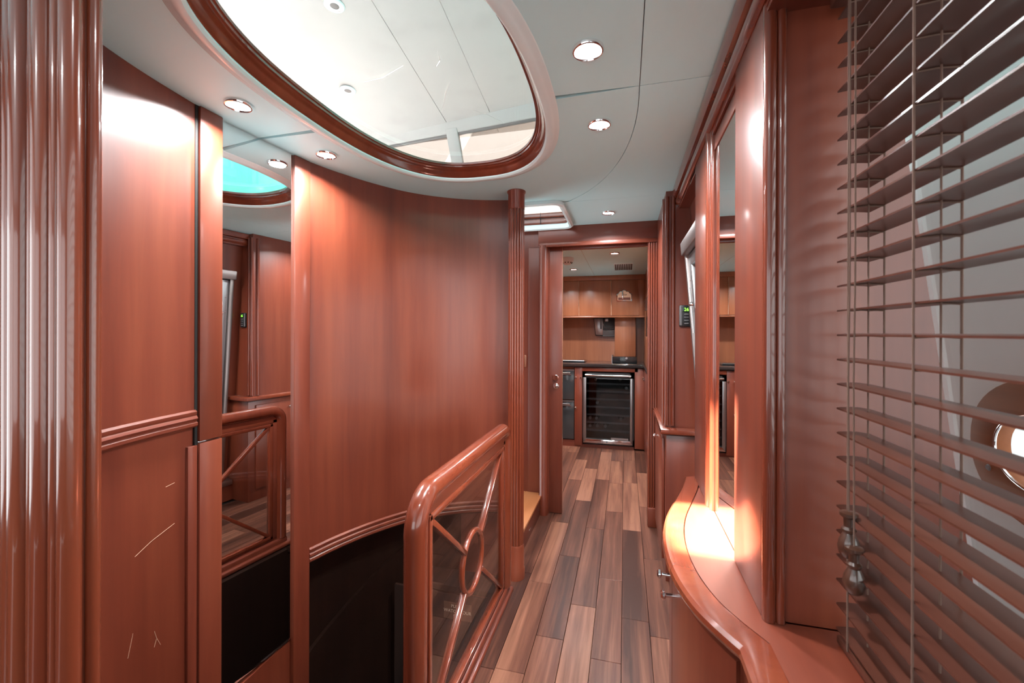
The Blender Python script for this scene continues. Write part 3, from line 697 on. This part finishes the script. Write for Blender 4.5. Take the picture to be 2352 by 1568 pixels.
# ================================================================== GALLEY
GC = 1.97; GX0, GX1 = -1.35, .226
gw = thing('wall_galley', (-.5, 5.5, 0), 'cherry walls enclosing the galley', kind='structure')
B(GX0-.04, GX1+.04, 5.45, 5.50, 0, GC+.02).build('back_wall', 'wood_gal', gw, smooth=0)
B(GX0-.04, GX0, YD+.1, 5.5, 0, GC+.02).build('side_wall', 'wood_gal', gw, smooth=0)
wy0, wy1, wz0, wz1 = 4.30, 5.08, 1.26, 1.66
for (a, b, c, d) in ((YD+.1, wy0, 0, GC+.02), (wy1, 5.5, 0, GC+.02), (wy0, wy1, 0, wz0), (wy0, wy1, wz1, GC+.02)):
    B(GX1, GX1+.04, a, b, c, d).build('side_wall', 'wood_gal', gw, smooth=0)
gcl = thing('ceiling_galley', (-.5, 4.2, GC), 'grey-white panelled galley ceiling', kind='structure')
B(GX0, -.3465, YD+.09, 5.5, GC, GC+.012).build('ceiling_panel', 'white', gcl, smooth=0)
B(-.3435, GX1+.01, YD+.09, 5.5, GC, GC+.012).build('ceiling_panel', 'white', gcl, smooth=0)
B(-.3462, -.3438, YD+.09, 5.5, GC-.001, GC+.012).build('joint_strip', 'white_lip', gcl, smooth=0)
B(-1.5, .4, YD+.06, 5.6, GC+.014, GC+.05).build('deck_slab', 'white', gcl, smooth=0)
w2 = thing('window_2', (GX1, 4.7, wz0), 'small bright galley window in a cherry frame', kind='structure')
for (a, b, c, d) in ((wy0-.03, wy1+.03, wz0-.04, wz0), (wy0-.03, wy1+.03, wz1, wz1+.03), (wy0-.03, wy0, wz0, wz1), (wy1, wy1+.03, wz0, wz1)):
    B(GX1-.006, GX1+.02, a, b, c, d).build('window_frame', 'wood_gal', w2, bevel=.004)
B(GX1+.001, GX1+.005, wy0, wy1, wz0, wz1).build('pane', 'winglass', w2, smooth=0)
gb = thing('galley_blind', (GX1, 4.7, 1.6), 'half-raised dark blind in the small galley window', 'blind')
for i in range(7): B(GX1-.014, GX1-.001, wy0+.01, wy1-.01, 1.655-.017*i-.004, 1.655-.017*i).build('slat', 'slat', gb, smooth=0)

# counter
ct = MB().prism([(GX0, 5.45), (GX0, 4.855), (.165, 4.855), (.195, 4.83), (.200, 3.75), (GX1, 3.75), (GX1, 5.45)], .912, .948).build('counter_top', 'granite', bevel=.006)
tag(ct, 'glossy black stone galley worktop with return along the window', 'worktop')
sk = thing('hob_cover', (-.65, 5.2, .95), 'low black cover with a steel rail on the black worktop', 'cover')
B(-1.0, -.455, 5.06, 5.38, .949, .962).build('panel', 'blackglass', sk, bevel=.003)
MB().tube([(-1.0, 5.05, .968), (-.46, 5.05, .968)], .006, 8).build('rail', 'steel', sk)
up = thing('riser_box', (0, 5.2, .95), 'black stone plinth under the cherry column on the worktop', 'plinth')
B(-.142, .138, 5.16, 5.45, .949, 1.016).build('block', 'granite', up, bevel=.003)
MB().lathe([(.016, 0), (.013, .004)], (.02, 5.161, 1.0), axis=(0, -1, 0), n=16).build('light_button', 'chrome', up)
B(-.148, -.142, 5.155, 5.45, .95, 1.03).build('steel_edge', 'steel', up, smooth=0)
gcol = B(-.116, .125, 5.24, 5.45, 1.017, 1.485).build('service_column', 'wood_gal', bevel=.004); tag(gcol, 'square cherry casing between worktop and wall cabinets', 'casing')
# recessed monitor
mo = thing('monitor', (-.25, 5.4, 1.25), 'grey fold-down monitor tucked beneath the wall cabinets', 'monitor')
MB().prism([(-.375, 1.478), (-.352, 1.262), (-.118, 1.246), (-.118, 1.478)], 5.38, 5.449, 'y').build('housing', 'black', mo, bevel=.004)
MB().prism([(-.366, 1.474), (-.346, 1.272), (-.262, 1.268), (-.262, 1.474)], 5.372, 5.381, 'y').build('side_panel', 'steel', mo, bevel=.003)
MB().prism([(-.300, 1.474), (-.296, 1.345), (-.268, 1.344), (-.268, 1.474)], 5.366, 5.373, 'y').build('bracket', 'grey', mo, bevel=.002)
B(-.235, -.195, 5.36, 5.382, 1.435, 1.474).build('camera_block', 'steel', mo, bevel=.004)
MB().tube([(-.255, 5.37, 1.41), (-.245, 5.368, 1.365), (-.18, 5.366, 1.345), (-.125, 5.37, 1.355)], .003, 6).build('cable', 'steel', mo)
B(-.262, -.12, 5.372, 5.381, 1.255, 1.33).build('screen_edge', 'grey', mo, bevel=.003)
# wall cabinets
for i, (a, b, lab) in enumerate(((-1.30, -.529, 'long cherry wall cabinet at the door end of the row'), (-.526, -.153, 'middle cherry wall cabinet above the monitor'), (-.150, .156, 'cherry wall cabinet carrying the copper badge'))):
    wc = thing('wall_cabinet', ((a+b)/2, 5.3, 1.485), lab, 'cabinet', 'galley wall cabinets')
    B(a, b, 5.14, 5.45, 1.485, 1.915).build('body', 'wood_gal', wc, smooth=0)
    B(a+.001, b-.001, 5.120, 5.139, 1.497, 1.913).build('door', 'wood_gal', wc, bevel=.003)
    MB().lathe([(.006, 1.50), (.006, 1.912)], (b-.002, 5.124, 0), n=10).build('edge_bead', 'badge' if i < 2 else 'wood_gal', wc)
vl = thing('cabinet_valance', (-.5, 5.1, 1.48), 'cherry soffit strip and light rail framing the wall cabinets', 'trim')
B(-1.30, .225, 5.112, 5.14, 1.915, GC).build('soffit', 'wood_gal', vl, bevel=.002)
B(.158, .225, 5.118, 5.45, 1.487, 1.914).build('end_filler', 'wood_gal', vl, bevel=.002)
B(-1.30, .22, 5.108, 5.14, 1.476, 1.494).build('light_rail', 'wood_gal', vl, bevel=.006)
bd = thing('badge', (-.006, 5.118, 1.67), 'scalloped copper badge on the wall cabinet door', 'badge')
sh = [(-.080, 0), (.080, 0), (.088, .008)]
for (cx, cz, r, a0, a1) in ((.068, .070, .022, -.5, 1.7), (.040, .093, .024, .1, 1.9), (0, .104, .030, .35, 2.79), (-.040, .093, .024, 1.24, 3.04), (-.068, .070, .022, 1.44, 3.64)):
    for i in range(6): t = a0+(a1-a0)*i/5; sh.append((cx+r*math.cos(t), cz+r*math.sin(t)))
sh.append((-.088, .008))
MB().prism([(x-.006, z+1.662) for (x, z) in sh], 5.111, 5.1195, 'y').build('rim', 'chrome', bd, bevel=.002)
MB().prism([(x*.86-.006, (z-.06)*.84+1.724) for (x, z) in sh], 5.108, 5.112, 'y').build('face', 'badge', bd, smooth=0)
B(-.074, .062, 5.106, 5.109, 1.678, 1.706).build('dark_band', 'wood', bd, smooth=0)
B(-.034, -.018, 5.105, 5.109, 1.690, 1.775).build('highlight_bar', 'chrome', bd, bevel=.001)  # white glint on the copper face, modelled as a chrome strip
lettering('lettering', 'TOP', .024, 'darkletter', bd, (.0, 5.1068, 1.735), (1, 0, 0), (0, 0, 1), depth=.0006)
# base units
def knob(par, x, y, z, ax=(0, -1, 0)): return MB().lathe([(.005, -.004), (.005, .012), (.012, .016), (.012, .021), (.007, .026)], (x, y, z), axis=ax, n=14).build('knob', 'chrome', par)
bc = thing('base_cabinet', (-.5, 5.1, 0), 'cherry base cabinet frame around the wine cooler and drawers', 'cabinet')
B(GX0, -.560, 4.93, 5.44, .08, .905).build('carcass', 'wood_gal', bc, smooth=0)
st1 = B(-.552, -.464, 4.885, 5.44, .02, .905).build('stile', 'wood', bc, bevel=.003); knob(st1, -.540, 4.885, .790); knob(st1, -.477, 4.885, .789); knob(st1, -.538, 4.885, .445)
B(-.464, .145, 4.885, 5.0, .862, .905).build('top_rail', 'wood_x', bc, bevel=.003)
st2 = B(.106, .225, 4.885, 5.44, .02, .905).build('stile', 'wood', bc, bevel=.003); knob(st2, .200, 4.885, .80)
B(-.46, .10, 4.90, 4.95, 0, .036).build('plinth', 'wood_x', bc, smooth=0)
B(GX0, -.46, 4.90, 4.95, 0, .075).build('plinth', 'wood_x', bc, smooth=0)
for (z0, z1, lab) in ((.535, .880, 'upper black-fronted galley drawer under the worktop'), (.085, .525, 'lower black-fronted galley drawer near the floor')):
    dd = thing('dish_drawer', (-.75, 4.9, z0), lab, 'drawer', 'black dish drawers')
    B(-1.05, -.556, 4.885, 4.93, z0, z1).build('front', 'blackglass', dd, bevel=.004)
    B(-1.05, -.556, 4.880, 4.886, z1-.014, z1-.002).build('top_strip', 'steel', dd, smooth=0)
    MB().tube([(-1.03, 4.862, z1-.040), (-.60, 4.862, z1-.040)], .007, 8).build('handle', 'chrome', dd)
    B(-1.0, -.59, 4.880, 4.886, z1-.065, z1-.056).build('grip_strip', 'steel', dd, smooth=0)
# return cabinet along the window side (seen edge on)
rc = thing('window_side_cabinet', (.21, 4.3, 0), 'cherry base cabinet below the galley window', 'cabinet')
B(.208, GX1, 3.76, 4.860, 0, .908).build('front', 'wood', rc, smooth=0)
knob(rc, .208, 4.75, .80, (-1, 0, 0))
# wine cooler
wc = thing('wine_cooler', (-.18, 5.1, .04), 'glass-doored wine cooler with steel frame set between cherry stiles', 'wine cooler')
x0, x1, z0, z1 = -.460, .100, .040, .850
c = MB(); c.box(x0, x0+.02, 4.90, 5.40, z0, z1); c.box(x1-.02, x1, 4.90, 5.40, z0, z1); c.box(x0, x1, 4.90, 5.40, z0, z0+.03); c.box(x0, x1, 4.90, 5.40, z1-.02, z1); c.box(x0, x1, 5.38, 5.40, z0, z1)
c.build('cabinet_shell', 'black', wc, smooth=0)
dfr = MB()
fw = .042
for (a, b, e, f) in ((x0, x1, z0+.016, z0+.075), (x0, x1, z1-.060, z1), (x0, x0+fw, z0+.016, z1), (x1-fw, x1, z0+.016, z1)): dfr.box(a, b, 4.872, 4.898, e, f)
dfr.build('door_gasket_frame', 'black', wc, smooth=0)
B(x0+.008, x0+fw, 4.864, 4.874, z0+.02, z1-.055).build('frame_stile', 'steel', wc, bevel=.003, label='dull steel door stile')
B(x1-fw, x1-.014, 4.864, 4.874, z0+.02, z1-.055).build('frame_stile', 'steel', wc, bevel=.003)
MB().prism([(x0+.008, z0+.02), (x1-.014, z0+.02), (x1-fw, z0+.066), (x0+fw, z0+.066)], 4.862, 4.873, 'y').build('frame_rail', 'chrome', wc, bevel=.003)
MB().tube([(x0+.03, 4.850, z1-.028), (x1-.03, 4.850, z1-.028)], .014, 12).build('handle', 'chrome', wc)
B(x0+fw-.002, x1-fw+.002, 4.878, 4.884, z0+.064, z1-.058).build('door_glass', 'smoked', wc, smooth=0)
for i in range(7): B(x0+.022, x1-.022, 4.93, 5.37, .190+.088*i, .199+.088*i).build('shelf', 'grey', wc, smooth=0)
for i in range(7): B(x0+.024, x1-.024, 4.918, 4.930, .186+.088*i, .205+.088*i).build('shelf_front', 'grey', wc, smooth=0)
B(-.145, .04, 4.858, 4.863, z0+.070, z0+.094).build('rating_label', 'steel', wc, smooth=0)
MB().lathe([(.011, 0), (.008, .005)], (-.19, 4.862, z0+.042), axis=(0, -1, 0), n=14).build('door_lock', 'grey', wc)
for (x, i, where) in ((-.32, 6, 'top shelf, towards the drawers'), (-.05, 6, 'top shelf, away from the drawers'), (.02, 5, 'second shelf down'), (-.30, 3, 'middle shelf'),
        (-.38, 1, 'second shelf up, nearest the drawers'), (-.31, 1, 'second shelf up, between two others'), (-.04, 1, 'second shelf up, farthest from the drawers'),
        (-.38, 0, 'bottom shelf, nearest the drawers'), (-.30, 0, 'bottom shelf, between two others'), (-.21, 0, 'bottom shelf, farthest from the drawers')):
    z = .190+.088*i+.010+.038
    bt = thing('wine_bottle', (x, 5.15, z-.037), 'wine bottle in the wine cooler, '+where, 'bottle', 'bottles in the wine cooler')
    MB().lathe([(.034, .16), (.036, .165), (.036, .36), (.030, .37)], (x, 4.94, z), axis=(0, 1, 0), n=16).build('body', 'bottle', bt)
    MB().lathe([(.014, 0), (.014, .09), (.030, .155)], (x, 4.94, z), axis=(0, 1, 0), n=16).build('neck', 'bottle', bt)
    MB().lathe([(.0155, -.003), (.0155, .05)], (x, 4.94, z), axis=(0, 1, 0), n=16).build('foil_cap', 'bottlecap', bt)

# ceiling fittings in the galley
sdx = thing('smoke_detector', (-.500, 3.83, GC), 'white ceiling smoke detector partly hidden by the sliding door', 'detector')
MB().lathe([(.058, 0), (.058, -.026), (.054, -.034)], (-.500, 3.83, GC), n=28).build('base', 'smoke', sdx)
MB().lathe([(.044, -.034), (.044, -.044), (.030, -.052), (.030, -.060), (.020, -.062)], (-.500, 3.83, GC), n=24).build('sensor_head', 'smoke', sdx)
for i in range(10):
    a = 2*PI*i/10; B(-.500+.042*math.cos(a)-.004, -.500+.042*math.cos(a)+.004, 3.83+.042*math.sin(a)-.004, 3.83+.042*math.sin(a)+.004, GC-.050, GC-.042).build('sensor_slot', 'rubber', sdx, smooth=0)
av = thing('air_vent', (-.015, 4.48, GC), 'slotted air vent in the galley ceiling', 'vent')
B(-.105, .075, 4.27, 4.70, GC-.004, GC).build('plate', 'white_lip', av, bevel=.002)
for i in range(10):
    x = -.095+.0172*i; B(x, x+.009, 4.29, 4.68, GC-.0055, GC-.0035).build('slot', 'rubber', av, smooth=0)

# ================================================================== DOWNLIGHTS
def downlight(x, y, z, label, r=.042, power=LAMP_W, group=None, lens=None):
    t = thing('downlight', (x, y, z), label, 'downlight', group)
    MB().lathe([(r*.83, 0), (r, 0), (r, -.003), (r*.95, -.008), (r*.86, -.009), (r*.80, -.003), (r*.80, 0)], (x, y, z), n=32).build('trim_ring', 'chrome', t)
    MB().lathe([(r*.81, -.002), (r*.81, -.0035)], (x, y, z), n=32).build('lens', 'lens', t, smooth=0)
    if power:
        ld_ = bpy.data.lights.new('downlight_beam', 'AREA'); ld_.shape = 'DISK'; ld_.size = r*1.5; ld_.energy = power; ld_.color = (.96, .985, 1.0); ld_.spread = math.radians(150)
        lo = bpy.data.objects.new('downlight_beam', ld_); col.objects.link(lo); lo.parent = t; lo.location = (0, 0, -.012)
    return t
GH = 'hall downlights'
downlight(-.096, 1.143, CEIL, 'largest chrome downlight between skylight and cornice', group=GH)
downlight(-.090, 1.561, CEIL, 'chrome downlight beside the far curve of the skylight', group=GH)
downlight(-.100, 2.728, CEIL, 'chrome downlight just before the galley doorway', group=GH)
downlight(-1.236, 1.131, CEIL, 'chrome downlight above the mirror, nearest the left panel', group=GH)
downlight(-1.220, 1.540, CEIL, 'chrome downlight over the curved wall panel beside the mirror upright', group=GH)
downlight(-.095, .30, CEIL, 'added unseen fill lamp behind the viewer on the window side', group=GH, power=LAMP_W*.25)  # unseen lamp added as fill light on the window side
downlight(-.95, -.5, CEIL, 'added unseen fill lamp behind the viewer on the stair side', group=GH, power=LAMP_W*.6)  # another unseen lamp added to brighten the hall from behind
GG = 'galley downlights'
downlight(-.084, 3.69, GC, 'galley ceiling downlight just inside the doorway', group=GG, power=LAMP_W*1.25)
downlight(-.523, 4.526, GC, 'galley ceiling downlight near the wall cabinets', group=GG, power=LAMP_W*1.25)
downlight(-.95, 3.8, GC, 'galley ceiling downlight hidden behind the sliding door', group=GG, power=LAMP_W*1.25)

# ================================================================== UPPER SALOON seen through the skylight
def uz(y): return 4.60-.18*y
uc = thing('ceiling_upper', (-.9, 1.5, 4.3), 'bright white panelled upper saloon ceiling above the skylight', kind='structure')
def back_roof(px_, py_, pz_):       # where the sun ray that lands on (px, py, pz) crosses the roof
    t = (4.60-.18*py_-pz_)/(1.0-.18*SUN_DIR.y); return (px_-SUN_DIR.x*t, py_-SUN_DIR.y*t)
ax0, ay0 = back_roof(.10, 1.205, .72); ax1, ay1 = back_roof(.30, 1.520, 1.02)  # bounds of an unseen roof opening, added to let sun onto the console
y0u, y1u = -2.6, 4.95
def roof_piece(a, b, ya_, yb_):
    q = [(a, ya_), (b, ya_), (b, yb_), (a, yb_)]
    MB().hexa([(x, y, uz(y)) for (x, y) in q], [(x, y, uz(y)+.05) for (x, y) in q]).build('ceiling_panel', 'upper_white', uc, smooth=0)
roof_piece(-4.4, ax0, y0u, y1u); roof_piece(ax0, ax1, y0u, ay0); roof_piece(ax0, ax1, ay1, y1u)
xs_ = [ax1, -2.03, -1.475, -.90, -.20, .80]
for i, (a, b) in enumerate(zip(xs_[:-1], xs_[1:])): roof_piece(a+(.004 if i else 0), b-.004, y0u, y1u)
B(ax1+.5, .80, -2.6, 4.3, uz(-2.6)+.06, uz(-2.6)+.10).build('roof_slab', 'upper_white', uc, smooth=0)
wu = thing('window_3', (-1, 4.9, 2.2), 'upper saloon windscreen panes between white mullions', kind='structure')
def wsl(xa, xb, za, zb, m, nm, th=.05, o=0.0):
    def Yw(x, z): return 4.415-.112*x+(3.78-z)*.55+o
    return MB().hexa([(xa, Yw(xa, za), za), (xb, Yw(xb, za), za), (xb, Yw(xb, za)+th, za), (xa, Yw(xa, za)+th, za)], [(xa, Yw(xa, zb), zb), (xb, Yw(xb, zb), zb), (xb, Yw(xb, zb)+th, zb), (xa, Yw(xa, zb)+th, zb)]).build(nm, m, wu, bevel=.008 if th > .02 else 0)
wsl(-4.4, .9, 3.66, 3.90, 'upper_white', 'head_beam')
wsl(-4.4, .9, 2.1, 2.3, 'upper_white', 'sill_panel')
wsl(-4.4, .9, 3.635, 3.66, 'grey', 'gasket', .03, .01)
for xm in (-3.65, -1.985, -.30): wsl(xm-.075, xm+.075, 2.25, 3.70, 'upper_white', 'mullion', .07, -.01)
for (a, b) in ((-3.54, -2.06), (-1.91, -.38), (-.22, .80)): wsl(a, b, 2.28, 3.68, 'shadeglass', 'pane', .008, .02)
us = thing('wall_upper_left', (-4.4, 1, 2.2), 'white upper saloon side wall', kind='structure')
B(-4.45, -4.40, -2.6, 5.6, 2.1, 3.2).build('wall_panel', 'upper_white', us, smooth=0)
B(-4.45, -4.40, -2.6, 5.6, 3.6, 5.2).build('wall_panel', 'upper_white', us, smooth=0)
w4 = thing('window_4', (.8, 1, 2.6), 'teal tinted upper side windows', kind='structure')
B(.80, .85, -2.6, 4.8, 2.1, 2.45).build('sill_panel', 'upper_white', w4, smooth=0)
B(.80, .85, -2.6, 4.8, 3.55, 5.2).build('head_beam', 'upper_white', w4, smooth=0)
for y in (-2.6, 4.2): B(.80, .86, y, y+.15, 2.4, 3.6).build('mullion', 'upper_white', w4, smooth=0)
B(.82, .83, -2.6, 4.5, 2.45, 3.55).build('pane', 'teal', w4, smooth=0)
ud = MB(); ud.box(-4.4, -1.9, -2.6, 5.2, 2.10, 2.142); ud.box(.75, .85, -2.6, 4.8, 2.10, 2.142); ud.box(-1.9, .75, 3.2, 5.9, 2.10, 2.142)
ud = ud.build('floor_upper', 'upper_white', smooth=0); tag(ud, 'white upper saloon deck around the skylight', kind='structure')
def fitting(x, y, lab):  # round ceiling lights of the upper saloon, left unlit
    z = uz(y)
    f = thing('unlit_ceiling_light', (x, y, z), lab, 'ceiling fitting', 'upper saloon ceiling fittings')
    MB().lathe([(.055, 0), (.085, 0), (.085, -.008), (.075, -.014), (.058, -.010)], (x, y, z), n=28).build('rim', 'white_lip', f)
    MB().lathe([(.05, -.004), (.045, -.008), (.02, -.014)], (x, y, z), n=24).build('unlit_lens', 'grey' if 'round' in lab else 'smoke', f)
fitting(-2.364, 3.084, 'white round fitting nearer the viewer on the upper ceiling seen through the skylight')
fitting(-2.87, 3.963, 'white round fitting towards the windscreen on the upper ceiling')

# ================================================================== behind the viewer: saloon end with tall windows
sb = thing('wall_back', (-.5, -2.6, 0), 'cherry framed glazed end of the saloon behind the viewer', kind='structure')
B(-1.65, .62, -2.65, -2.6, 0, .75).build('dado', 'wood', sb, smooth=0)
B(-1.65, .62, -2.65, -2.6, 1.9, CEIL).build('header', 'wood', sb, smooth=0)
for x in (-1.65, -.9, -.15, .52): B(x, x+.1, -2.66, -2.58, .75, 1.9).build('mullion', 'wood', sb, smooth=0)
wpl = thing('wall_port', (-1.65, -1, 0), 'cherry framed glazed port side of the saloon behind the viewer', kind='structure')
B(-1.65, -1.60, -2.6, .46, -1.6, .8).build('dado', 'wood', wpl, smooth=0)
B(-1.65, -1.60, -2.6, .46, 1.9, CEIL+.1).build('header', 'wood', wpl, smooth=0)
for y in (-2.6, -1.6, -.6, .36): B(-1.66, -1.58, y, y+.1, .8, 1.9).build('mullion', 'wood', wpl, smooth=0)
